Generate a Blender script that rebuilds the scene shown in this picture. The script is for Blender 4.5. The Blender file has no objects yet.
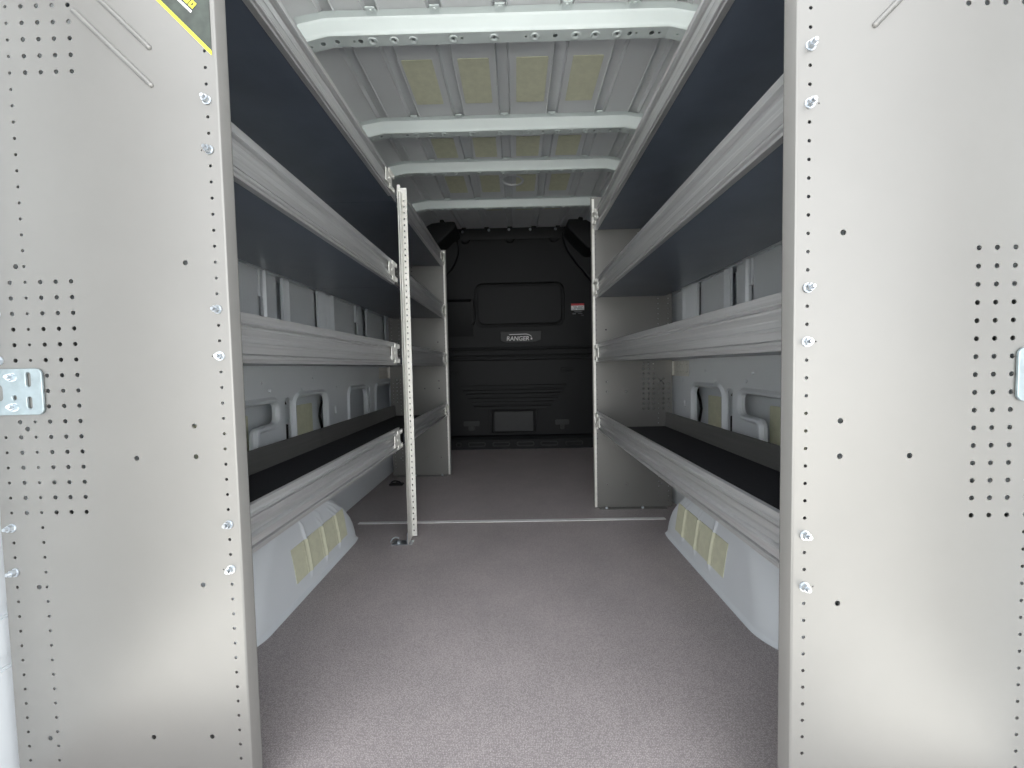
import bpy, bmesh, math, random
from mathutils import Vector, Matrix
random.seed(7)
C = bpy.context.scene.collection
PI = math.pi

# ------------------------------------------------------------------ materials
def nmat(name):
    m = bpy.data.materials.new(name); m.use_nodes = True
    nt = m.node_tree; b = nt.nodes['Principled BSDF']
    return m, nt, b
def link(nt, a, ao, b, bi): nt.links.new(a.outputs[ao], b.inputs[bi])
def coords(nt, scale=(1, 1, 1)):
    tc = nt.nodes.new('ShaderNodeTexCoord'); mp = nt.nodes.new('ShaderNodeMapping')
    mp.inputs['Scale'].default_value = scale
    link(nt, tc, 'Object', mp, 'Vector'); return mp
def noise(nt, mp, scale, detail=4, rough=.55):
    n = nt.nodes.new('ShaderNodeTexNoise')
    n.inputs['Scale'].default_value = scale; n.inputs['Detail'].default_value = detail
    n.inputs['Roughness'].default_value = rough
    link(nt, mp, 'Vector', n, 'Vector'); return n
def ramp(nt, src, out, stops):
    r = nt.nodes.new('ShaderNodeValToRGB'); e = r.color_ramp.elements
    e[0].position, e[0].color = stops[0][0], (*stops[0][1], 1)
    e[1].position, e[1].color = stops[-1][0], (*stops[-1][1], 1)
    for p, c in stops[1:-1]:
        k = e.new(p); k.color = (*c, 1)
    link(nt, src, out, r, 'Fac'); return r
def mat(name, col, rough=.5, metal=0., var=.06, nscale=20, stretch=(1, 1, 1), bump=0., bscale=200, spec=.5, rvar=0.):
    m, nt, b = nmat(name)
    mp = coords(nt, stretch); n = noise(nt, mp, nscale)
    lo = tuple(max(0, c * (1 - var)) for c in col); hi = tuple(min(1, c * (1 + var)) for c in col)
    r = ramp(nt, n, 'Fac', [(.3, lo), (.7, hi)])
    link(nt, r, 'Color', b, 'Base Color')
    b.inputs['Roughness'].default_value = rough; b.inputs['Metallic'].default_value = metal
    b.inputs['Specular IOR Level'].default_value = spec
    if rvar:
        mr = nt.nodes.new('ShaderNodeMapRange')
        mr.inputs['To Min'].default_value = rough - rvar; mr.inputs['To Max'].default_value = rough + rvar
        link(nt, n, 'Fac', mr, 'Value'); link(nt, mr, 'Result', b, 'Roughness')
    if bump:
        n2 = noise(nt, mp, bscale, 2); bp = nt.nodes.new('ShaderNodeBump')
        bp.inputs['Strength'].default_value = bump; bp.inputs['Distance'].default_value = .001
        link(nt, n2, 'Fac', bp, 'Height'); link(nt, bp, 'Normal', b, 'Normal')
    return m
M = {}
M['panel'] = mat('panel_grey_coat', (.222, .219, .209), .38, .5, .03, 5)
M['lip'] = mat('mill_aluminium', (.69, .695, .70), .32, .75, .09, 10, (10, .3, 14), rvar=.06)
M['zinc'] = mat('zinc_plate', (.76, .755, .71), .45, .35, .08, 60, rvar=.08)
M['bolt'] = mat('bolt_zinc', (.56, .60, .64), .28, .9, .05, 80)
M['bracket'] = mat('bracket_blue_zinc', (.33, .39, .41), .36, .6, .10, 60)
M['paint'] = mat('van_paint', (.72, .76, .79), .32, 0, .02, 3)
M['roofpaint'] = mat('roof_paint', (.68, .70, .71), .42, 0, .03, 3)
M['bow'] = mat('bow_paint', (.60, .66, .65), .38, 0, .03, 6)
M['pad'] = mat('damping_pad_khaki', (.66, .665, .50), .6, 0, .06, 40, bump=.2)
M['tray'] = mat('tray_black', (.088, .106, .138), .28, 0, .15, 6)
M['backlip'] = mat('back_lip_grey', (.15, .15, .145), .42, 0, .1, 10, (4, .5, 8))
M['liner'] = mat('liner_black', (.014, .014, .018), .75, 0, .2, 120, bump=.3)
M['plastic'] = mat('black_plastic', (.0055, .0065, .0075), .6, 0, .1, 25, bump=.25, bscale=400, spec=.38)
M['plastic2'] = mat('dark_grey_plastic', (.028, .030, .031), .55, 0, .08, 25)
M['rubber'] = mat('black_rubber', (.008, .008, .008), .8, 0, .1, 30)
M['white'] = mat('white_print', (.8, .8, .8), .5, 0, .02, 30)
M['red'] = mat('red_print', (.55, .05, .06), .5, 0, .02, 30)
M['greyprint'] = mat('grey_print', (.22, .23, .24), .5, 0, .02, 30)
M['yellow'] = mat('yellow_print', (.80, .78, .04), .45, 0, .03, 30)
M['sticker'] = mat('sticker_dark_green', (.028, .038, .030), .35, 0, .5, 45)
M['strip'] = mat('strip_aluminium', (.93, .93, .92), .35, .3, .04, 30)
M['asphalt'] = mat('ground_concrete', (.50, .50, .49), .9, 0, .08, 4)

def floor_mat():
    m, nt, b = nmat('vinyl_floor')
    mp = coords(nt)
    v = nt.nodes.new('ShaderNodeTexVoronoi'); v.inputs['Scale'].default_value = 310
    v.inputs['Randomness'].default_value = .45
    link(nt, mp, 'Vector', v, 'Vector')
    r = ramp(nt, v, 'Distance', [(.12, (.59, .535, .535)), (.42, (.385, .350, .350)), (.7, (.285, .258, .258))])
    n = noise(nt, mp, 5, 6); r2 = ramp(nt, n, 'Fac', [(.3, (.92, .92, .92)), (.7, (1.06, 1.05, 1.05))])
    n3 = noise(nt, mp, 900, 2); r3 = ramp(nt, n3, 'Fac', [(.42, (.82, .82, .82)), (.66, (1.25, 1.24, 1.24))])
    mx = nt.nodes.new('ShaderNodeMix'); mx.data_type = 'RGBA'; mx.blend_type = 'MULTIPLY'; mx.inputs[0].default_value = 1
    nt.links.new(r.outputs['Color'], mx.inputs[6]); nt.links.new(r2.outputs['Color'], mx.inputs[7])
    m2 = nt.nodes.new('ShaderNodeMix'); m2.data_type = 'RGBA'; m2.blend_type = 'MULTIPLY'; m2.inputs[0].default_value = 1
    nt.links.new(mx.outputs[2], m2.inputs[6]); nt.links.new(r3.outputs['Color'], m2.inputs[7])
    nt.links.new(m2.outputs[2], b.inputs['Base Color'])
    bp = nt.nodes.new('ShaderNodeBump'); bp.inputs['Strength'].default_value = .35; bp.inputs['Distance'].default_value = .0008
    bp.invert = True
    link(nt, v, 'Distance', bp, 'Height'); link(nt, bp, 'Normal', b, 'Normal')
    b.inputs['Roughness'].default_value = .5; b.inputs['Specular IOR Level'].default_value = .45
    return m
M['floor'] = floor_mat()

# ------------------------------------------------------------------ mesh helpers
class MB:
    def __init__(s): s.v = []; s.f = []
    def add(s, vs, fs):
        o = len(s.v); s.v += [tuple(p) for p in vs]; s.f += [tuple(i + o for i in f) for f in fs]; return s
    def box(s, x0, x1, y0, y1, z0, z1, bev=0.):
        if x0 > x1: x0, x1 = x1, x0
        if bev:
            bm = bmesh.new(); bmesh.ops.create_cube(bm, size=1)
            for v in bm.verts:
                v.co = ((x0 + x1) / 2 + v.co.x * (x1 - x0), (y0 + y1) / 2 + v.co.y * (y1 - y0), (z0 + z1) / 2 + v.co.z * (z1 - z0))
            bmesh.ops.bevel(bm, geom=bm.edges[:], offset=bev, segments=2, affect='EDGES')
            bm.verts.index_update()
            s.add([v.co[:] for v in bm.verts], [[v.index for v in f.verts] for f in bm.faces]); bm.free(); return s
        P = [(x, y, z) for x in (x0, x1) for y in (y0, y1) for z in (z0, z1)]
        return s.add(P, [(0, 1, 3, 2), (4, 6, 7, 5), (0, 4, 5, 1), (2, 3, 7, 6), (0, 2, 6, 4), (1, 5, 7, 3)])
    def prism(s, pts, fn, a, b, cap=True):
        """closed polygon pts (2-D) swept between a and b; fn(p,q,t) -> xyz"""
        n = len(pts); V = [fn(p, q, a) for p, q in pts] + [fn(p, q, b) for p, q in pts]
        F = [(i, (i + 1) % n, (i + 1) % n + n, i + n) for i in range(n)]
        if cap: F += [tuple(range(n))[::-1], tuple(range(n, 2 * n))]
        return s.add(V, F)
    def cyl(s, p, axis, r0, r1, h, n=12, cap=True):
        ax = Vector(axis).normalized(); t = ax.orthogonal().normalized(); w = ax.cross(t); p = Vector(p)
        V = []
        for hh, r in ((0, r0), (h, r1)):
            for i in range(n):
                a = 2 * PI * i / n; V.append(p + ax * hh + (t * math.cos(a) + w * math.sin(a)) * r)
        F = [(i, (i + 1) % n, (i + 1) % n + n, i + n) for i in range(n)]
        if cap: F += [tuple(range(n))[::-1], tuple(range(n, 2 * n))]
        return s.add(V, F)
    def tube(s, pts, r, n=8):
        pts = [Vector(p) for p in pts]; V = []; F = []
        for i, p in enumerate(pts):
            d = (pts[min(i + 1, len(pts) - 1)] - pts[max(i - 1, 0)]).normalized()
            up = Vector((0, 0, 1)) if abs(d.z) < .9 else Vector((1, 0, 0))
            t = d.cross(up).normalized(); w = d.cross(t)
            for k in range(n):
                a = 2 * PI * k / n; V.append(p + (t * math.cos(a) + w * math.sin(a)) * r)
        for i in range(len(pts) - 1):
            for k in range(n):
                F.append((i * n + k, i * n + (k + 1) % n, (i + 1) * n + (k + 1) % n, (i + 1) * n + k))
        F += [tuple(range(n))[::-1], tuple(range(len(V) - n, len(V)))]
        return s.add(V, F)
    def grid(s, rows):
        m, n = len(rows), len(rows[0])
        V = [p for r in rows for p in r]
        F = [(i * n + j, i * n + j + 1, (i + 1) * n + j + 1, (i + 1) * n + j) for i in range(m - 1) for j in range(n - 1)]
        return s.add(V, F)
    def plate(s, loops, fn, thick, bev=0.):
        """flat plate with holes; loops[0] outer, rest holes, 2-D; fn(p,q,t) -> xyz"""
        cu = bpy.data.curves.new('tmp', 'CURVE'); cu.dimensions = '2D'; cu.fill_mode = 'BOTH'
        cu.extrude = max(thick / 2 - bev, 1e-5)
        if bev: cu.bevel_depth = bev; cu.bevel_resolution = 2; cu.offset = -bev
        for L in loops:
            sp = cu.splines.new('POLY'); sp.points.add(len(L) - 1)
            for p, q in zip(sp.points, L): p.co = (q[0], q[1], 0, 1)
            sp.use_cyclic_u = True
        ob = bpy.data.objects.new('tmp', cu); C.objects.link(ob)
        dg = bpy.context.evaluated_depsgraph_get(); dg.update()
        me = bpy.data.meshes.new_from_object(ob.evaluated_get(dg))
        V = [fn(v.co.x, v.co.y, v.co.z) for v in me.vertices]
        F = [tuple(p.vertices) for p in me.polygons]
        bpy.data.objects.remove(ob); bpy.data.curves.remove(cu); bpy.data.meshes.remove(me)
        return s.add(V, F)

def circ(x, y, r, n=10): return [(x + r * math.cos(2 * PI * i / n + .3), y + r * math.sin(2 * PI * i / n + .3)) for i in range(n)]
def rrect(x0, x1, y0, y1, r, n=5):
    o = []
    for cx, cy, a in ((x1 - r, y0 + r, -PI / 2), (x1 - r, y1 - r, 0), (x0 + r, y1 - r, PI / 2), (x0 + r, y0 + r, PI)):
        for i in range(n + 1): o.append((cx + r * math.cos(a + PI / 2 * i / n), cy + r * math.sin(a + PI / 2 * i / n)))
    return o
def rpoly(pts, r, n=4):
    """polygon with rounded corners"""
    o = []; N = len(pts)
    for i in range(N):
        p0, p, p1 = (Vector(pts[(i + k) % N]) for k in (-1, 0, 1))
        a = (p0 - p); b = (p1 - p); d = min(r, a.length * .45, b.length * .45)
        s, e = p + a.normalized() * d, p + b.normalized() * d
        for k in range(n + 1):
            t = k / n; o.append(tuple((1 - t) ** 2 * s + 2 * t * (1 - t) * p + t * t * e))
    return o

ORG = {}
def world_org(o): return ORG.get(o.name, Vector((0, 0, 0)))
def obj(name, mb, material, parent=None, smooth=35, org=None):
    me = bpy.data.meshes.new(name)
    o0 = world_org(parent) if parent else Vector(org or (0, 0, 0))
    if isinstance(mb, MB):
        me.from_pydata([tuple(Vector(v) - o0) for v in mb.v], [], mb.f)
        bm = bmesh.new(); bm.from_mesh(me); bmesh.ops.remove_doubles(bm, verts=bm.verts, dist=1e-6)
        bmesh.ops.recalc_face_normals(bm, faces=bm.faces); bm.to_mesh(me); bm.free()
        if smooth:
            me.shade_smooth(); me.set_sharp_from_angle(angle=math.radians(smooth))
    else: me = mb
    me.materials.clear() if not isinstance(mb, MB) else None
    me.materials.append(M[material])
    o = bpy.data.objects.new(name, me); C.objects.link(o)
    if isinstance(mb, MB) and smooth:
        wn = o.modifiers.new('weighted', 'WEIGHTED_NORMAL'); wn.keep_sharp = True
    if parent: o.parent = parent; ORG[o.name] = world_org(parent)
    else: o.location = o0; ORG[o.name] = o0
    return o
def thing(name, loc, label, cat, group=None):
    o = bpy.data.objects.new(name, None); C.objects.link(o); o.location = loc; o.empty_display_size = .1
    ORG[o.name] = Vector(loc); o['label'] = label; o['category'] = cat
    if group: o['group'] = group
    return o
def tag(o, label, cat, group=None):
    o['label'] = label; o['category'] = cat
    if group: o['group'] = group
    return o
def struct(name, mb, material, smooth=35):
    o = obj(name, mb, material, None, smooth); o['kind'] = 'structure'; return o
def place(src, parent, loc, rot=None):
    """a copy of a small part mesh (built at its own origin) under parent at world loc"""
    o = src.copy(); C.objects.link(o); o.parent = parent
    o.location = Vector(loc) - world_org(parent)
    if rot: o.rotation_euler = rot
    return o
def text_mesh(txt, size, fn, extr=.0008):
    cu = bpy.data.curves.new('t', 'FONT'); cu.body = txt; cu.size = size; cu.align_x = 'CENTER'; cu.extrude = extr
    cu.offset = size * .012
    ob = bpy.data.objects.new('t', cu); C.objects.link(ob)
    dg = bpy.context.evaluated_depsgraph_get(); dg.update()
    me = bpy.data.meshes.new_from_object(ob.evaluated_get(dg))
    V = [fn(v.co.x, v.co.y, v.co.z) for v in me.vertices]; F = [tuple(p.vertices) for p in me.polygons]
    bpy.data.objects.remove(ob); bpy.data.curves.remove(cu); bpy.data.meshes.remove(me)
    return V, F

IN = .0254
ROOFZ = 1.895
YEND = 3.66
# ------------------------------------------------------------------ setting: floor
m = MB().box(-.95, .95, .42, YEND + .2, -.03, 0)
struct('floor', m, 'floor')
m = MB().box(-.742, .740, 1.873, 1.899, 0, .0025, .0008)
o = struct('trim_1', m, 'strip')
m = MB().box(-30, 30, -40, 30, -.65, -.60)
struct('ground', m, 'asphalt')
m = MB().box(-1.0, 1.0, YEND + .14, YEND + .20, -.05, 2.12)  # unseen plate added behind the bulkhead to keep light from leaking in
struct('front_light_stop', m, 'plastic')

# ------------------------------------------------------------------ setting: ceiling
RIBS = [-.55, -.406, -.202, .007, .222, .437, .592]
def crown(x): return -max(0, abs(x) - .56) * .18
prof = [(-.96, 1.30), (-.955, 1.45), (-.90, 1.66), (-.80, 1.79), (-.70, 1.852), (-.64, ROOFZ + crown(-.62))]
for r in RIBS:
    w = .020; h = .020
    for dx, dz in ((-w - .007, 0), (-w - .004, -.004), (-w, h), (w, h), (w + .004, -.004), (w + .007, 0)): prof.append((r + dx, ROOFZ + crown(r + dx) + dz))
prof += [(.64, ROOFZ + crown(.62)), (.70, 1.852), (.80, 1.79), (.90, 1.66), (.955, 1.45), (.96, 1.30)]
ys = [.45, 1.30, 1.44, 1.84, 1.98, 2.22, 2.36, 2.73, 2.86, YEND + .2]
def rise(y): return .125 * max(0, min(1, (y - 2.86) / .8))
rows = [[(x, y, z + rise(y)) for x, z in prof] for y in ys]
m = MB().grid(rows)
# upper skin so that the roof has thickness
m.grid([[(x * 1.02, y, z + .06 + rise(y)) for x, z in prof] for y in (.45, 2.86, YEND + .2)])
# round embossed disc in the third bay
ring = []
for i in range(24):
    a = 2 * PI * i / 24; ring.append((math.cos(a), math.sin(a)))
m.grid([[(.036 + c * r, 2.50 + s_ * r, ROOFZ + crown(0) + dz) for c, s_ in ring + ring[:1]] for r, dz in ((.076, .002), (.072, -.008), (.060, -.008), (.056, .002))])
ceiling = struct('ceiling', m, 'roofpaint', 30)
# cross bows
BOW = [1.348, 1.893, 2.274, 2.78]; BD = [.046, .040, .036, .034]
def pxX(px, Y): return (px - 516) * Y / 397 + .036
big = [295 + v / 4.876 for v in (197, 265, 375)] + [495 + v / 4.876 for v in (318, 667, 770, 838)]
small = [295 + v / 4.876 for v in (142, 225, 345, 855)] + [495 + v / 4.876 for v in (180, 697, 805, 890)]
plug = [295 + v / 4.876 for v in (433, 535, 625, 815)] + [495 + v / 4.876 for v in (30, 222, 415, 505, 607)]
zb = 1.843
for k, (y0, d) in enumerate(zip(BOW, BD)):
    m = MB(); half = .655
    yc = y0 + d * .52; kk = 1.0 if k == 0 else .98
    allh = [(pxX(px, 1.372) * kk, r) for l, r in ((big, .0085), (small, .004), (plug, .005)) for px in l]
    for xa, xb in ((-half, -.56), (-.56, .56), (.56, half)):
        loops = [[(xa, y0), (xb, y0), (xb, y0 + d), (xa, y0 + d)]]
        loops += [circ(x, yc, r if k == 0 else r * .85, 8) for x, r in allh if xa + .013 < x < xb - .013]
        m.plate(loops, lambda a, b, t: (a, b, zb + crown(a) * 1.2 + t), .0016)
    xs = [-half, -.60, -.56, -.28, 0, .28, .56, .60, half]
    # near face, lower bend, attachment flange with a soft bend, far face
    m.grid([[(x, y0 + dy, zb + crown(x) * 1.2 + dz if dz < .03 else ROOFZ + crown(x) + dz - .052) for x in xs]
            for dy, dz in ((.0005, 0), (-.003, .003), (-.006, .012), (-.010, .0385), (-.014, .046), (-.034, .050))])
    m.grid([[(x, y0 + d + dy, zb + crown(x) * 1.2 + dz) for x in xs] for dy, dz in ((-.0005, 0), (.003, .004), (.004, .05))])
    for px in plug:   # pressed rims
        x = pxX(px, 1.372) * kk; z = zb + crown(x) * 1.2
        m.grid([[(x + math.cos(2 * PI * i / 16) * r, yc + math.sin(2 * PI * i / 16) * r, z + dz) for i in range(17)]
                for r, dz in ((.006, -.001), (.010, -.0035), (.0135, -.0035), (.016, -.001))])
    for r in RIBS[1:-1]:   # fixing tabs at the roof ribs
        z = ROOFZ + crown(r)
        m.box(r - .016, r + .016, y0 - .046, y0 - .014, z - .006, z - .001, .001)
        m.cyl((r, y0 - .034, z - .006), (0, 0, -1), .008, .007, .002, 10)
        m.cyl((r, y0 - .034, z - .008), (0, 0, -1), .003, .003, .001, 8)
    b = obj('roof_bow', m, 'bow', ceiling)
    # dark blind holes seen through the bow are open; no extra part needed
# khaki damping pads stuck to the roof skin
PADX = [(-.370, -.255), (-.160, -.043), (.060, .180), (.272, .386)]
for (ya, yb) in ((1.525, 1.772), (2.035, 2.215), (2.43, 2.65), (2.93, 3.15)):
    for (xa, xb) in PADX:
        if ya > 2.9 and xa in (-.370, .272): continue
        m = MB(); z = ROOFZ + crown((xa + xb) / 2)
        if ya > 2.9: ya, yb = 2.87, 3.02
        m.plate([rrect(xa, xb, ya, yb, .004, 2)], lambda a, b, t: (a, b, z - .0035 + t + rise(b)), .003)
        obj('damping_pad', m, 'pad', ceiling)

# ------------------------------------------------------------------ setting: side walls
CUTS = [rpoly([(.92, .30), (1.33, .30), (1.345, .548), (1.476, .552), (1.476, .628), (.92, .620)], .028),
        rrect(1.535, 1.575, .34, .640, .017, 4),
        rrect(1.602, 1.868, .34, .635, .035, 4),
        rrect(2.122, 2.365, .34, .635, .035, 4),
        rrect(2.402, 2.432, .34, .640, .013, 4),
        rrect(2.53, 2.85, .34, .635, .035, 4)]
SMALL = [circ(1.44, .675, .006, 8), circ(1.66, .668, .005, 8), circ(1.98, .66, .005, 8), rrect(1.955, 1.968, .53, .565, .005, 2), circ(2.02, .672, .004, 8),
         circ(1.40, .705, .004, 8), circ(1.75, .71, .004, 8)]
# plan relief of the upper body side: (Y, offset into the van)
REL = [(.46, 0), (1.408, 0), (1.412, -.045), (1.426, -.045), (1.430, .004), (1.437, .012), (1.452, .012), (1.462, .002), (1.466, -.012), (1.536, -.012),
       (1.539, -.050), (1.549, -.050), (1.552, .006), (1.566, .010), (1.573, .004), (1.588, .010), (1.600, -.006), (1.660, -.010), (1.815, -.006), (1.818, -.05), (1.830, -.05), (1.833, .004),
       (1.850, .012), (1.864, .004), (1.886, .013), (1.905, .005), (1.925, .013), (1.945, .004), (1.962, .016), (1.978, .016), (1.992, 0), (2.01, -.010), (2.10, -.012), (2.26, -.008),
       (2.263, -.05), (2.278, -.05), (2.281, .008), (2.318, .012), (2.33, -.006), (2.385, -.008), (2.388, -.05), (2.403, -.05), (2.407, .010), (2.44, .012), (2.455, -.008), (2.74, -.008),
       (2.743, -.05), (2.757, -.05), (2.76, .01), (2.83, .01), (2.85, -.01), (YEND + .1, -.01)]
XW = .872
for s, nm in ((-1, 'wall_left'), (1, 'wall_right')):
    m = MB()
    # lower panel with pressed openings
    def f(a, b, t, s=s): return (s * (XW - t), a, b)
    m.plate([[(.46, 0.0), (YEND + .1, 0.0), (YEND + .1, .80), (.46, .80)]] + CUTS + SMALL, f, .012, .005)
    # pressed frame around the openings
    for L in CUTS[:1] + CUTS[2:4] + CUTS[5:]:
        cy = sum(p[0] for p in L) / len(L); cz = sum(p[1] for p in L) / len(L)
        for dx, k0, k1 in ((.010, 1.0, 1.0), (.006, .0, .0)): pass
        def off(L, d):
            o = []; n = len(L)
            for i in range(n):
                a = Vector(L[i - 1]); b = Vector(L[(i + 1) % n]); tng = (b - a)
                if tng.length < 1e-6: tng = Vector((1, 0))
                tng.normalize(); o.append((L[i][0] + tng.y * d, L[i][1] - tng.x * d))
            return o
        rings = [(off(L, .001), -.012), (off(L, .001), .006), (off(L, .005), .014), (off(L, .013), .016), (off(L, .024), .0055)]
        m.grid([[(s * (XW - h), a, b) for a, b in R + R[:1]] for R, h in rings])
    # crease line across the panel
    m.box(s * (XW - .0075), s * (XW - .005), 1.62, 2.5, .697, .700)
    # upper relief swept upwards
    seg = [[]]
    for y, d in REL:
        if d < -.04:
            if seg[-1]: seg.append([])
        else: seg[-1].append((y, d))
    for sg in seg:
        # each pressing is a thin sheet with its edges folded back; open gaps lie between
        sg = [(sg[0][0] + .0015, sg[0][1] - .012)] + sg
        m.grid([[(s * (XW - d), y, z) for y, d in sg] for z in (.795, 1.115)])
        m.grid([[(s * (XW - d), y, z) for y, d in sg] for z in (1.13, 1.44)])
    m.box(s * (XW - .010), s * (XW + .06), .46, YEND + .1, 1.108, 1.135)
    for yy in (1.412, 2.265): m.box(s * (XW - .006), s * (XW + .05), yy, yy + .016, 1.015, 1.112)
    m.box(s * (XW - .004), s * (XW + .05), .46, YEND + .1, 1.44, 1.452)
    # stepped mouldings of the rear pillar beside the door opening
    for z0, z1, d in ((.02, .24, .012), (.26, .33, .014), (.345, .50, .009), (.515, .70, .010), (.715, 1.3, .012)):
        m.box(s * (XW - d), s * (XW + .02), .462, .80, z0, z1, .004)
    # outer skin
    m.box(s * .955, s * .975, .46, YEND + .2, -.03, 1.62)
    m.box(s * .872, s * .975, .45, .47, 0, 1.62)
    w = struct(nm, m, 'paint')
    for (ya, yb, za, zb2) in ((1.15, 1.44, .30, .585), (1.735, 1.90, .34, .59)):
        p = MB(); p.plate([rrect(ya, yb, za, zb2, .006, 2)], lambda a, b, t, s=s: (s * (.9535 - t), a, b), .003)
        obj('damping_pad', p, 'pad', w)
    for ya, yb in ((1.530, 1.580), (2.398, 2.436)):  # dark backing added to blacken the slots, standing in for their shade
        p = MB().box(s * (XW + .012), s * (XW + .020), ya, yb, .33, .532, .002); p.prism([(ya + .006, .612), (yb - .006, .612), ((ya + yb) / 2, .642)], lambda a, b, t: (t, a, b), s * (XW + .012), s * (XW + .018))
        obj('slot_dark_backing', p, 'rubber', w)
    p = MB().tube([(s * .940, y, z) for y, z in ((1.985, .66), (1.98, .60), (1.955, .555), (1.945, .52), (1.965, .46), (1.975, .40), (1.97, .34))], .006)
    obj('wiring_loom', p, 'rubber', w)

# open rear doors out of view, added to block side light on the panels
for s, nm in ((-1, 'unseen_door_1'), (1, 'unseen_door_2')):
    m = MB(); h0 = Vector((s * .965, .44)); h1 = Vector((s * (1.23 if s < 0 else 1.42), -.29 if s < 0 else -.20)); d = (h1 - h0).normalized(); n = Vector((-d.y, d.x)) * s
    def fd(a, b, t): q = h0 + d * a + n * t; return (q.x, q.y, b)
    m.plate([rpoly([(0, -.05), (.78, -.05), (.78, 1.0), (.74, 1.80), (.04, 1.86), (0, 1.5)], .05), rrect(.10, .66, .95, 1.55, .06, 4)], fd, .05, .01)
    m.plate([rrect(.09, .69, .08, .85, .05, 4)], lambda a, b, t: fd(a, b, t + .03), .012, .004)
    m.plate([rrect(.095, .665, .945, 1.555, .06, 4)], lambda a, b, t: fd(a, b, t - .012), .006)
    struct(nm, m, 'plastic2')

# ------------------------------------------------------------------ wheel arches
def arch_yf(z):
    T = [(0, 1.736), (.06, 1.722), (.12, 1.69), (.17, 1.645), (.21, 1.60), (.25, 1.53), (.28, 1.45), (.30, 1.36)]
    for (a, ya), (b, yb) in zip(T, T[1:]):
        if z <= b: return ya + (yb - ya) * (z - a) / (b - a)
    return T[-1][1]
def arch_yr(z): return .978 + .22 * (z / .3) ** 2
BEADS = (1.335, 1.445, 1.552)
def arch_x(y, z):
    x = .679 + .035 * max(0, z - .02) / .28 + .03 * (z / .3) ** 4
    yr = arch_yr(z)
    if y < yr + .105: x += 3.9 * (yr + .105 - y) ** 2
    for b in BEADS:
        if .035 < z < .235:
            e = min(1, (z - .035) / .015, (.235 - z) / .02)
            x -= .0055 * e * math.exp(-((y - b) / .0065) ** 2)
    if 1.655 < y: x += 2.0 * (y - 1.655) ** 2
    return x
for s, lab in ((-1, 'white painted wheel arch with khaki pads on the floor under the left shelving'),
               (1, 'white painted wheel arch with khaki pads on the floor under the right shelving')):
    root = thing('wheel_arch', (s * .78, 1.2, 0), lab, 'wheel arch')
    m = MB(); rows = []
    zl = [0, .012, .03, .036, .05, .08, .11, .14, .17, .20, .215, .236, .255, .275, .29, .298]
    N = 150
    for z in zl:
        yf = arch_yf(z); yr = arch_yr(z)
        row = [(s * .852, yr, z)]
        for i in range(N + 1):
            # denser and rounded towards the front end
            y = yr + (yf - .028 - yr) * i / N
            row.append((s * min(.850, arch_x(y, z)), y, z))
        xe = arch_x(yf - .028, z)
        for i in range(1, 7):
            a = PI / 2 * i / 6
            row.append((s * (xe + .028 * (1 - math.cos(a))), yf - .028 + .028 * math.sin(a), z))
        row.append((s * .852, yf, z)); rows.append(row)
    m.grid(rows); top = rows[-1]; m.grid([top, [(s * .852, p[1], .302) for p in top]])
    # folded bottom flange lying on the floor
    m.grid([[(p[0], p[1], .012) for p in rows[0][1:-1]], [(p[0] - s * .006, p[1] + .001, .002) for p in rows[0][1:-1]], [(p[0] - s * .010, p[1] + .001, .0005) for p in rows[0][1:-1]]])
    obj('body', m, 'paint', root, 50)
    for ya, yb in ((1.243, 1.312), (1.314, 1.422), (1.424, 1.53), (1.532, 1.622)):
        p = MB(); ny = 40
        zz = [.058 + (.168 - .058) * i / 8 for i in range(9)]
        fr = [[(s * (arch_x(ya + (yb - ya) * i / ny, z) - .0022), ya + (yb - ya) * i / ny, z) for i in range(ny + 1)] for z in zz]
        bk = [[(q[0] + s * .0018, q[1], q[2]) for q in r] for r in fr]
        p.grid(fr); p.grid(bk)
        p.grid([fr[0], bk[0]]); p.grid([fr[-1], bk[-1]]); p.grid([[r[0] for r in fr], [r[0] for r in bk]]); p.grid([[r[-1] for r in fr], [r[-1] for r in bk]])
        obj('damping_pad', p, 'pad', root, 50)

# ------------------------------------------------------------------ shelving parts
# bolt: flange nut on a threaded stud, axis -Y, built at its own origin
bm_ = MB().cyl((0, 0, 0), (0, -1, 0), .0072, .0072, .0014, 16)
bm_.cyl((0, -.0014, 0), (0, -1, 0), .0062, .0056, .0060, 6)
for i in range(3): bm_.cyl((0, -.0074 - .0016 * i, 0), (0, -1, 0), .0034, .0028, .0016, 10)
bolt_src = obj('bolt', bm_, 'bolt'); C.objects.unlink(bolt_src)
bolt_src.location = (0, 0, 0)
sb = MB().cyl((0, 0, 0), (0, 0, 1), .009, .009, .0015, 14); sb.cyl((0, 0, .0015), (0, 0, 1), .0065, .006, .006, 6)
fbolt_src = obj('bolt', sb, 'bolt'); C.objects.unlink(fbolt_src)

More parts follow.
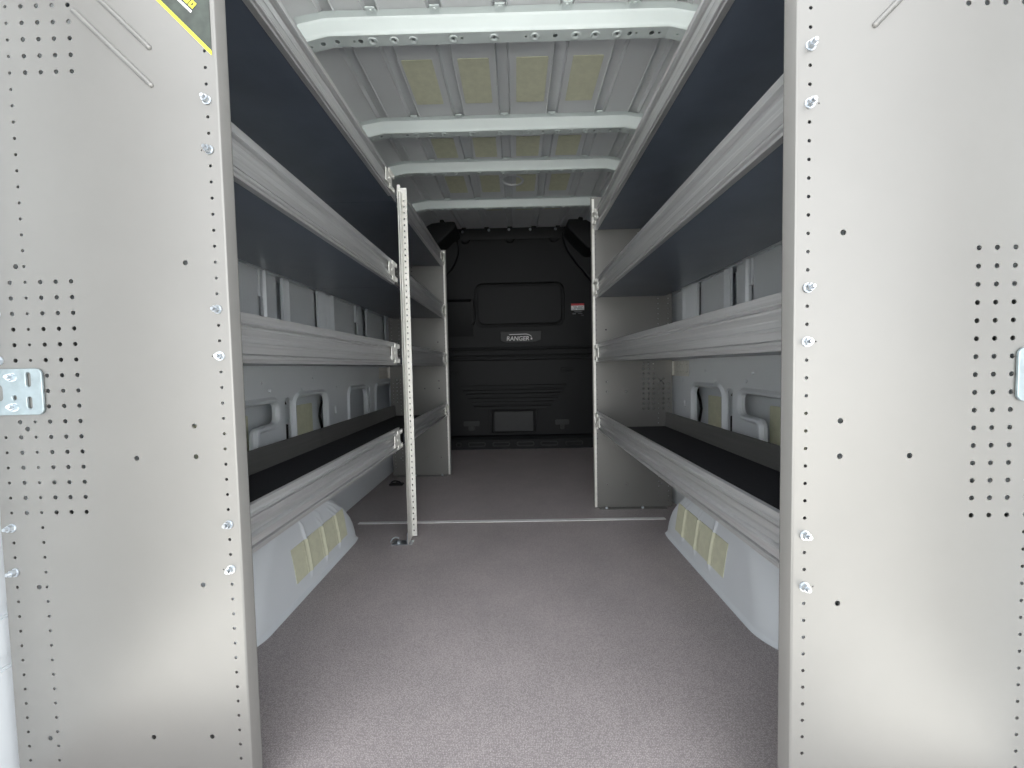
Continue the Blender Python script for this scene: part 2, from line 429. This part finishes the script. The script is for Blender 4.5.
PZ = [1.253 - IN * k for k in range(-12, 49)]      # rows of the 1 inch hole pattern
BOLTZ = (1.177, 1.100, .847, .771, .491, .415)
def panel_holes():
    H = []
    def taken(u, z): return any(abs(z - b) < .008 for b in BOLTZ)
    for z in PZ:
        if .02 < z < 1.555:
            if not taken(0, z): H.append((0., z, .0026))
            if not (.69 < z < .75): H.append((12.37, z, .0026))
            if not taken(14.4, z) and not (.66 < z < .77): H.append((14.37, z, .0026))
            if .505 < z < .905:
                for u in (9.38, 10.38, 11.38, 13.36):
                    if u > 13 and .675 < z < .76: continue
                    H.append((u, z, .0037))
            if 1.215 < z < 1.45:
                for u in (8.43, 9.42, 10.4, 11.39): H.append((u, z, .0037))
    for u, z in ((1.93, .923), (1.93, .657), (1.93, .606), (5.84, .605), (1.93, .389), (1.88, .124), (5.84, .124), (12.9, .124), (12.9, .389), (12.9, .657), (12.9, .923)):
        H.append((u, z, .0042))
    for z in (1.100, .771, .415): H.append((.5, z, .0012))
    return H
HOLES = panel_holes()
def end_panel(root, s, Y, near, top=1.575):
    x0 = .4503 if s > 0 else .4468
    X = lambda u: s * (x0 + u * IN)
    m = MB(); ue = -.62; uo = 15.15
    outer = rpoly([(ue, .004 / IN), (uo, .004 / IN), (uo, top / IN), (ue, top / IN)], .25, 3)
    loops = [[(u * IN, z * IN) for u, z in outer]]
    for u, z, r in HOLES:
        if z < top - .03: loops.append(circ(u * IN, z, r, 10))
    m.plate(loops, lambda a, b, t: (s * (x0 + a), Y + t, b), .0016)
    # aisle edge: rolled 45 degree lip, then a return into the van
    xf = x0 + ue * IN; k = .0066 if near else .003; k2 = .0133 if near else .003
    pts = [(xf + .0006, Y - .0008), (xf - .0016, Y - .0004), (xf - .0030, Y + .0006), (xf - .0030 - k, Y + .0010 + k2), (xf - .0026 - k, Y + .0030 + k2), (xf + .002, Y + .030)]
    m.grid([[(s * p, q, z) for z in (.004, top)] for p, q in pts])
    m.grid([[(s * (p + .0016), q + .0010, z) for z in (.004, top)] for p, q in pts])
    for z in (.004, top): m.add([(s * p, q, z) for p, q in pts] + [(s * (p + .0016), q + .0010, z) for p, q in pts], [(i, i + 1, i + 7, i + 6) for i in range(5)])
    # outer return flange
    xo = x0 + uo * IN
    m.box(s * (xo - .0016), s * xo, Y, Y + .03, .004, top)
    # diagonal swages pressed out of the sheet
    def swage(u0, z0, u1, z1):
        a = Vector((u0 * IN, z0)); b = Vector((u1 * IN, z1)); d = (b - a).normalized(); n = Vector((-d.y, d.x)); w = .0042
        path = []
        K = 7
        for i in range(-3, 1): path.append((a + d * (-w * math.sin(-PI / 2 * i / 3)) , math.cos(PI / 2 * i / 3)))
        for i in range(0, 4): path.append((b + d * (w * math.sin(PI / 2 * i / 3)), math.cos(PI / 2 * i / 3)))
        rows = []
        for c, e in path:
            e = max(e, .02)
            rows.append([(s * (x0 + (c + n * (w * e * math.cos(PI * j / K))).x), Y - .0008 - .0044 * e * math.sin(PI * j / K), (c + n * (w * e * math.cos(PI * j / K))).y) for j in range(K + 1)])
        m.grid(rows)
    swage(8.05, 1.3195, 3.45, 1.2025); swage(8.05, 1.3775, 3.45, 1.2605)
    # foot flange on the floor
    m.box(s * .452, s * .80, Y - .028, Y + .001, .0005, .003)
    p = obj('end_panel', m, 'panel', root, 40)
    for z in BOLTZ:
        for u in ((0, 14.4) if near else ()):
            a = random.uniform(-.35, .35)
            place(bolt_src, p, (X(u), Y - .0008, z), (random.uniform(-.12, .05), a, random.uniform(-.1, .1)))
    for u in (1.6, 8.9):
        place(fbolt_src, p, (X(u), Y - .014, .003))
    # wall bracket
    b = MB()
    if near:
        loops = [rrect(11.55 * IN, 16.4 * IN, .681, .757, .010, 4), rrect(12.26 * IN, 12.60 * IN, .727, .751, .0042, 4), rrect(12.26 * IN, 12.60 * IN, .691, .711, .0042, 4),
                 circ(13.4 * IN, .7095, .004, 10), rrect(14.15 * IN, 14.75 * IN, .704, .731, .006, 4)]
        b.plate(loops, lambda a, c, t: (s * (x0 + a), Y - .0032 + t, c), .004, .0012)
        br = obj('wall_bracket', b, 'bracket', p)
        for zz in (.743, .694): place(bolt_src, p, (X(13.4), Y - .0054, zz), (-.15, .4, .2))
    else:
        loops = [rrect(11.0 * IN, .8655 - .4503, .681, .757, .008, 4)]
        for u in (12.4, 13.4, 14.4, 15.3): loops += [rrect(u * IN - .004, u * IN + .004, .727, .748, .0035, 3), rrect(u * IN - .004, u * IN + .004, .690, .711, .0035, 3)]
        b.plate(loops, lambda a, c, t: (s * (x0 + a), Y + .033 + t, c), .004, .001)
        loops = [rrect(Y - .14, Y + .034, .681, .757, .008, 4)]
        for q in (-.12, -.085, -.05, -.015): loops += [circ(Y + q, .737, .0045, 8), circ(Y + q, .701, .0045, 8)]
        b.plate(loops, lambda a, c, t: (s * (.8615 + t - .002), a, c), .004, .001)
        br = obj('wall_bracket', b, 'zinc', p)
        e = MB().box(s * .4335, s * .4455, Y - .0030, Y - .0009, .006, top - .01, .0006)
        e.box(s * .4335, s * .4350, Y - .0030, Y + .018, .006, top - .01)
        obj('edge_strip', e, 'zinc', p)['label'] = 'bright zinc edge strip'
    br['label'] = 'slotted zinc-plated bracket'
    return p

LIPPROF = [(-1, 90), (-1.5, 89.4), (-3.0, 76.5), (1.6, 75.5), (2.6, 74), (2.6, 71.5), (-9.5, 69.5), (-9.5, 67), (-2.5, 65), (-7, 62), (-8, 50), (-6, 47), (-6, 38), (-8, 36.5), (-8, 35.2), (2.4, 34.2), (3.4, 31), (2.4, 28.5), (.6, 17), (-8, 15.8), (-8, 14.0),
           (2.6, 13.0), (3.4, 10), (2.4, 7.4), (-2.6, 6.4), (-2.2, 1.5), (-2.6, .2), (-16, 0), (-16, 1.6), (-9.5, 2.0), (-9.5, 12), (-10, 30), (-13, 34), (-13, 72), (-5.4, 74), (-5.4, 87), (-11, 88.2), (-11, 90)]
def shelf(root, s, ya, yb, z0, endbr, ea=0, eb=0):
    """tray between ya and yb whose lip bottom sits at z0"""
    t = MB()
    t.box(s * .456, s * .800, ya + ea, yb + eb, z0 + .003, z0 + .0055)
    t.box(s * .452, s * .457, ya, yb, z0 + .003, z0 + .0055)
    t.box(s * .459, s * .4615, ya, yb, z0 + .003, z0 + .045)      # folded front
    sh = obj('shelf', t, 'tray', root)
    l = MB()
    l.prism([(p / 1000, q / 1000) for p, q in LIPPROF], lambda p, q, tt: (s * (.4445 - p), tt, z0 + q), ya, yb)
    obj('front_lip', l, 'lip', sh, 0)
    b = MB()
    bp = [(.797, .0056), (.797, .018), (.7995, .022), (.803, .080), (.806, .082), (.806, .0056)]
    b.prism(bp, lambda p, q, tt: (s * p, tt, z0 + q), ya + ea, yb + eb)
    obj('back_lip', b, 'backlip', sh)
    q = MB().box(s * .456, s * .796, ya + ea + .001, yb + eb - .001, z0 + .0056, z0 + .0085)
    obj('liner', q, 'liner', sh)
    for yy, d in endbr:
        c = MB(); xo = .4415
        y1, y2 = (yy - .10, yy - .03)
        c.box(s * (xo - .004), s * (xo - .001), y1, y2, z0 + .022, z0 + .070, .0006)
        c.box(s * (xo - .0055), s * (xo - .001), yy - .062, yy, z0 + .066, z0 + .084, .001)
        c.box(s * (xo - .0055), s * (xo - .001), yy - .062, yy, z0 + .008, z0 + .027, .001)
        for zz in (.075, .017): c.cyl((s * (xo - .005), yy - .012, z0 + zz), (-s, 0, 0), .005, .0045, .003, 8)
        c.cyl((s * (xo - .0035), yy - .065, z0 + .046), (-s, 0, 0), .006, .0055, .003, 8)
        e = obj('end_bracket', c, 'zinc', sh); e['label'] = 'bright zinc end bracket'
    return sh

SH = (.415, .760, 1.085, 1.423)
SHL = (.415, .760, 1.085, 1.436)
YRN, YRF, YLN, YP, YLF = .571, 2.040, .646, 1.624, 2.725
# left unit
L = thing('shelving_unit', (-.62, 1.7, 0), 'long grey metal shelving unit on the left wall with an upright post midway', 'shelving')
end_panel(L, -1, YLN, True)
end_panel(L, -1, YLF, False, 1.545)
# upright post: perforated zinc angle
m = MB(); zs = [.034 + IN * k for k in range(57)]
YQ = 1.711
m.plate([[(-.4290, .010), (-.4155, .010), (-.4155, 1.484), (-.4290, 1.484)]] + [rrect(-.4240, -.4205, z - .0020, z + .0020, .0012, 2) for z in zs], lambda a, b, t: (a, YP + t, b), .002)
m.plate([[(-.4450, .010), (-.4125, .010), (-.4125, 1.510), (-.4450, 1.510)]] + [rrect(-.4290, -.4230, z - .0042, z + .0042, .0025, 2) for z in zs], lambda a, b, t: (a, YQ + t, b), .002)
m.prism([(-.4290, YP - .001), (-.4275, YP - .001), (-.4325, YQ + .001), (-.4345, YQ + .001)], lambda a, b, t: (a, b, t), .010, 1.484)
post = obj('upright_post', m, 'zinc', L, 0); post['label'] = 'bright perforated zinc post'
m = MB().box(-.505, -.418, YP + .016, YP + .06, 0, .003, .0008)
m.box(-.4385, -.4355, YP + .016, YP + .06, .001, .05, .0008)
m.cyl((-.480, YP + .038, .003), (0, 0, 1), .012, .012, .002, 14); m.cyl((-.480, YP + .038, .005), (0, 0, 1), .008, .0075, .008, 6)
m.tube([(-.515, YP + .038, .004), (-.506, YP + .038, .020), (-.492, YP + .038, .026), (-.478, YP + .038, .022)], .003)
fb = obj('foot_bracket', m, 'bolt', post)
for z in SHL:
    shelf(L, -1, YLN + .004, YP - .012, z, [(YP - .004, -1)], 0, .060)
    shelf(L, -1, YP + .094, YLF - .004, z, [(YLF - .004, -1)], -.044, 0)
# right unit
R = thing('shelving_unit', (.62, 1.3, 0), 'grey metal shelving unit with four unbroken shelves on the right wall', 'shelving')
end_panel(R, 1, YRN, True)
end_panel(R, 1, YRF, False, 1.588)
for z in SH: shelf(R, 1, YRN + .004, YRF - .004, z, [(YRF - .004, -1)])
# corner label on the left near panel
pan = L.children[0]
yS = YLN - .0014
sx = lambda u: -(.4503 + u * IN)
def tri(cfg, y, t=.0005):
    q = MB(); q.plate([[(sx(u), z) for u, z in cfg]], lambda a, b, tt: (a, y + tt, b), t); return q
lab = obj('corner_label', tri([(-.60, 1.2525), (-.60, 1.43), (6.2, 1.43)], yS), 'sticker', pan); lab['label'] = 'dark green triangular corner sticker with yellow edge'
# (the printed pieces are one mesh per colour, children of the panel)
obj('label_border', tri([(-.60, 1.2525), (6.2, 1.43), (6.2, 1.423), (-.60, 1.2455)], yS - .0002), 'yellow', pan)
q = MB()
dv = Vector((-.7071, .7071))   # up-left along the edge of the label (x,z)
nv = Vector((.7071, .7071))
base = Vector((sx(-.60), 1.2525))
def bar(a0, a1, n0, n1):
    P = [base + dv * a + nv * n for a, n in ((a0, n0), (a1, n0), (a1, n1), (a0, n1))]
    return [(p.x, p.y) for p in P]
q.plate([bar(.062, .16, .020, .0235)], lambda a, b, t: (a, yS - .0006 + t, b), .0004)
obj('label_fine_print', q, 'white', pan)
q = MB(); a = .064
for w in (.009, .010, .008, .010, .009, .010):
    q.plate([bar(a, a + w, .0265, .0365), bar(a + .003, a + w - .003, .029, .034)], lambda x, b, t: (x, yS - .0006 + t, b), .0004); a += w + .0022
obj('label_lettering', q, 'yellow', pan)

# ------------------------------------------------------------------ bulkhead partition
YB = 3.65
B = thing('partition', (0, YB, 0), 'black plastic bulkhead partition closing the front end of the cargo space', 'partition')
pl = MB(); fB = lambda a, b, t: (a, YB - t, b)
win = rrect(-.325, .488, 1.112, 1.505, .075, 6)
pl.plate([[(-.93, 0), (.93, 0), (.93, 1.99), (-.93, 1.99)], win, rrect(-.190, .205, .138, .350, .02, 4)], fB, .02, .006)
# three raised bands below the badge
for z0, z1, h in ((.902, .926, .040), (.850, .890, .046), (.806, .836, .040)):
    pl.prism([(0, z0 + .010), (h - .004, z0), (h, z0 + .004), (h - .006, z1), (0, z1 + .004)], lambda h_, z, t: (t, YB - .008 - h_, z), -.92, .92)
# recessed lower field and louvres
for (xa, xb, z) in ((-.475, .496, .575), (-.43, .44, .500), (-.375, .375, .426)):
    for dz in (0, -.044):
        pl.prism([(0, z + dz - .026), (.012, z + dz - .028), (.015, z + dz - .024), (.011, z + dz - .002), (0, z + dz + .004)], lambda h_, zz, t: (t, YB - .009 - h_, zz), xa + .02 * (dz < 0), xb - .02 * (dz < 0))
pl.plate([rrect(-.215, .228, .135, .372, .03, 4), rrect(-.190, .205, .138, .350, .02, 4)], lambda a, b, t: (a, YB - .012 - t, b), .02, .005)
pl.box(-.25, .26, YB + .055, YB + .06, .10, .40)
# sill step with pressed slots
pl.prism([(0, 0), (.075, 0), (.075, .085), (.055, .108), (0, .118)], lambda h_, z, t: (t, YB - .008 - h_, z), -.92, .92)
grips = []
for x0 in (-.52, -.41, -.19, .030, .245, .47):
    w = .16 if x0 != -.52 else .05
    grips.append((x0, w))
# top rail
pl.prism([(0, 1.90), (.02, 1.895), (.03, 1.93), (.03, 1.99), (0, 2.01)], lambda h_, z, t: (t, YB - .006 - h_, z), -.60, .66)
for x in (-.40, .003, .40):
    pl.cyl((x, YB - .01, 1.905), (0, -1, 0), .045, .038, .016, 16)
# little pull recess rims
for x0, x1, z in ((-.60, -.49, .703), (.44, .56, .712)):
    pl.plate([rrect(x0, x1, z - .018, z + .018, .017, 4), rrect(x0 + .012, x1 - .012, z - .008, z + .008, .007, 4)], lambda a, b, t: (a, YB - .012 - t, b), .010, .003)
body = obj('moulded_panel', pl, 'plastic', B)
for x0, w in grips:
    q = MB().plate([rrect(x0, x0 + w, .026, .068, .018, 4), rrect(x0 + .010, x0 + w - .010, .035, .059, .010, 4)], lambda a, b, t: (a, YB - .090 - t, b), .014, .003)
    obj('sill_grip', q, 'plastic2', B)
q = MB().plate([rrect(-.300, .463, 1.135, 1.480, .065, 6)], lambda a, b, t: (a, YB - .004 - t, b), .016, .006)
q.plate([rrect(-.33, .493, 1.107, 1.51, .075, 6)], lambda a, b, t: (a, YB + .05 - t, b), .004)
obj('window_blank', q, 'plastic', B)
q = MB().plate([rrect(-.172, .186, .150, .333, .012, 4)], lambda a, b, t: (a, YB - .008 - t, b), .02, .003)
obj('access_cover', q, 'plastic2', B)
for x0, x1 in ((-.455, -.307), (.388, .515)):
    q = MB().box(x0, x1, YB - .035, YB - .008, .205, .252, .006); q.box(x0 + .045, x1 - .045, YB - .045, YB - .008, .165, .21, .006)
    obj('seat_mount_cover', q, 'plastic2', B)
# side cheeks and moulded bump
chR = [(.455, 1.955), (.50, 1.80), (.56, 1.70), (.70, 1.53), (.80, 1.36), (.93, 1.28), (.93, 1.955)]
chL = [(-.50, 1.955), (-.455, 1.86), (-.455, 1.75), (-.51, 1.64), (-.60, 1.55), (-.93, 1.45), (-.93, 1.955)]
for ch in (chR, chL):
    q = MB().plate([rpoly(ch, .05)], lambda a, b, t: (a, YB - .035 - t, b), .05, .018); obj('side_cheek', q, 'plastic', B)
q = MB()
q.prism([(0, 1.02), (.060, 1.17), (.080, 1.33), (.06, 1.357), (0, 1.362)], lambda h_, z, t: (t, YB - .006 - h_, z), -.93, -.345)
q.box(-.356, -.332, YB - .10, YB, 1.13, 1.362, .010)
obj('latch_housing', q, 'plastic', B)
# bin shaped corner covers at the roof
def corner(s, pts, d0):
    q = MB(); n = len(pts)
    q.plate([rpoly(pts, .025)], lambda a, b, t: (a, YB - .16 - t, b), .30, .02)
    obj('corner_cover', q, 'plastic', B)
corner(-1, [(-.93, 2.02), (-.48, 2.02), (-.432, 1.915), (-.575, 1.79), (-.70, 1.72), (-.93, 1.72)], .3)
corner(1, [(.93, 2.01), (.52, 2.01), (.475, 1.91), (.565, 1.80), (.66, 1.71), (.93, 1.71)], .3)
for x, z in ((-.419, 1.962), (-.183, 1.972), (-.002, 1.974), (.188, 1.970), (.414, 1.970)):
    q = MB().cyl((x, YB - .036, z), (0, -1, 0), .013, .010, .006, 12); q.cyl((x, YB - .042, z), (0, -1, 0), .006, .005, .003, 6)
    obj('screw', q, 'bolt', B)['label'] = 'bright screw head'
# badge
q = MB().plate([rpoly([(-.100, 1.068), (-.098, .985), (-.04, .966), (.212, .966), (.272, .985), (.274, 1.068)], .012)], lambda a, b, t: (a, YB - .014 - t, b), .012, .004)
bg = obj('badge', q, 'plastic2', B); bg['label'] = 'dark grey badge plate'
V, F = text_mesh('RANGER', .056, lambda a, b, t: (.058 + a * .95 + b * .12, YB - .0215 - t, .982 + b))
q = MB(); q.v = V; q.f = F
P = [(-.020, 1.034), (.138, 1.036), (.166, 1.027), (.186, 1.012)]
for (xa, za), (xb, zb2) in zip(P, P[1:]):
    q.add([(xa, YB - .0222, za), (xb, YB - .0222, zb2), (xb, YB - .0222, zb2 + .006), (xa, YB - .0222, za + .006)], [(0, 1, 2, 3)])
q.box(.176, .190, YB - .0225, YB - .0205, .988, 1.006)
obj('lettering', q, 'white', bg, 0)
# warning label
q = MB().box(.548, .668, YB - .0112, YB - .0100, 1.195, 1.308)
wl = obj('warning_label', q, 'rubber', B); wl['label'] = 'small warning sticker with red and white top'
q = MB().box(.549, .667, YB - .0120, YB - .0112, 1.288, 1.306); obj('red_header', q, 'red', wl)
q = MB().box(.549, .667, YB - .0120, YB - .0112, 1.246, 1.287); obj('white_field', q, 'white', wl)
q = MB()
for i, (xa, xb, z) in enumerate(((.565, .60, 1.276), (.612, .655, 1.276), (.575, .648, 1.266), (.56, .59, 1.256), (.60, .652, 1.256))):
    q.box(xa, xb, YB - .0125, YB - .0119, z - .003, z + .003)
for xa, xb, z in ((.575, .65, 1.236), (.585, .64, 1.229), (.56, .59, 1.218), (.56, .59, 1.212), (.61, .65, 1.216), (.64, .662, 1.200)):
    q.box(xa, xb, YB - .0125, YB - .0111, z - .002, z + .002)
obj('fine_print', q, 'greyprint', wl)

# ------------------------------------------------------------------ tie-down
t = thing('tie_down_anchor', (-.745, 2.51, 0), 'small black tie-down anchor on the floor behind the perforated post', 'anchor')
q = MB().box(-.79, -.70, 2.49, 2.53, 0, .012, .004); q.cyl((-.745, 2.51, .012), (0, 0, 1), .010, .008, .006, 6)
obj('base_plate', q, 'rubber', t)
q = MB().tube([(-.775 + .03 * (1 - math.cos(PI * i / 8)), 2.505 - .02 * math.sin(PI * i / 8), .012 + .022 * math.sin(PI * i / 8)) for i in range(9)], .005)
obj('ring', q, 'rubber', t)

# ------------------------------------------------------------------ light
w = bpy.data.worlds.new('overcast'); bpy.context.scene.world = w; w.use_nodes = True
nt = w.node_tree; bg = nt.nodes['Background']
tc = nt.nodes.new('ShaderNodeTexCoord'); sp = nt.nodes.new('ShaderNodeSeparateXYZ'); link(nt, tc, 'Generated', sp, 'Vector')
r = ramp(nt, sp, 'Z', [(0, (1.5, 1.52, 1.55)), (.12, (1.4, 1.42, 1.45)), (.5, (1.0, 1.02, 1.05)), (1, (.8, .84, .88))])
link(nt, r, 'Color', bg, 'Color'); bg.inputs['Strength'].default_value = 1.0

sun = bpy.data.lights.new('sun', 'SUN'); sun.energy = 10; sun.angle = math.radians(.6); sun.color = (1, .97, .92)
so = bpy.data.objects.new('sun', sun); C.objects.link(so)
so.rotation_euler = Vector((.08, -1.3, -1.0)).to_track_quat('-Z', 'Y').to_euler()

# ------------------------------------------------------------------ camera
cam = bpy.data.cameras.new('camera'); co = bpy.data.objects.new('camera', cam); C.objects.link(co)
cam.sensor_fit = 'HORIZONTAL'; cam.sensor_width = 36; cam.lens = 396.7577 / 1024 * 36; cam.clip_start = .02; cam.clip_end = 200
Rv = Vector((.99974827, .00978041, -.02019265)); Dv = Vector((-.01974811, -.04359497, -.99885409)); Fv = Vector((-.0106495, .99900141, -.04339085))
mt = Matrix((Rv, -Dv, -Fv)).transposed().to_4x4(); mt.translation = Vector((.036, 0, .744))
co.matrix_world = mt
sc = bpy.context.scene; sc.camera = co
sc.view_settings.view_transform = 'Standard'; sc.view_settings.look = 'None'; sc.view_settings.gamma = 1; sc.view_settings.use_curve_mapping = False
sc.view_settings.exposure = 1.7
sc.cycles.use_denoising = True
sc.cycles.max_bounces = 14; sc.cycles.diffuse_bounces = 8; sc.cycles.glossy_bounces = 6
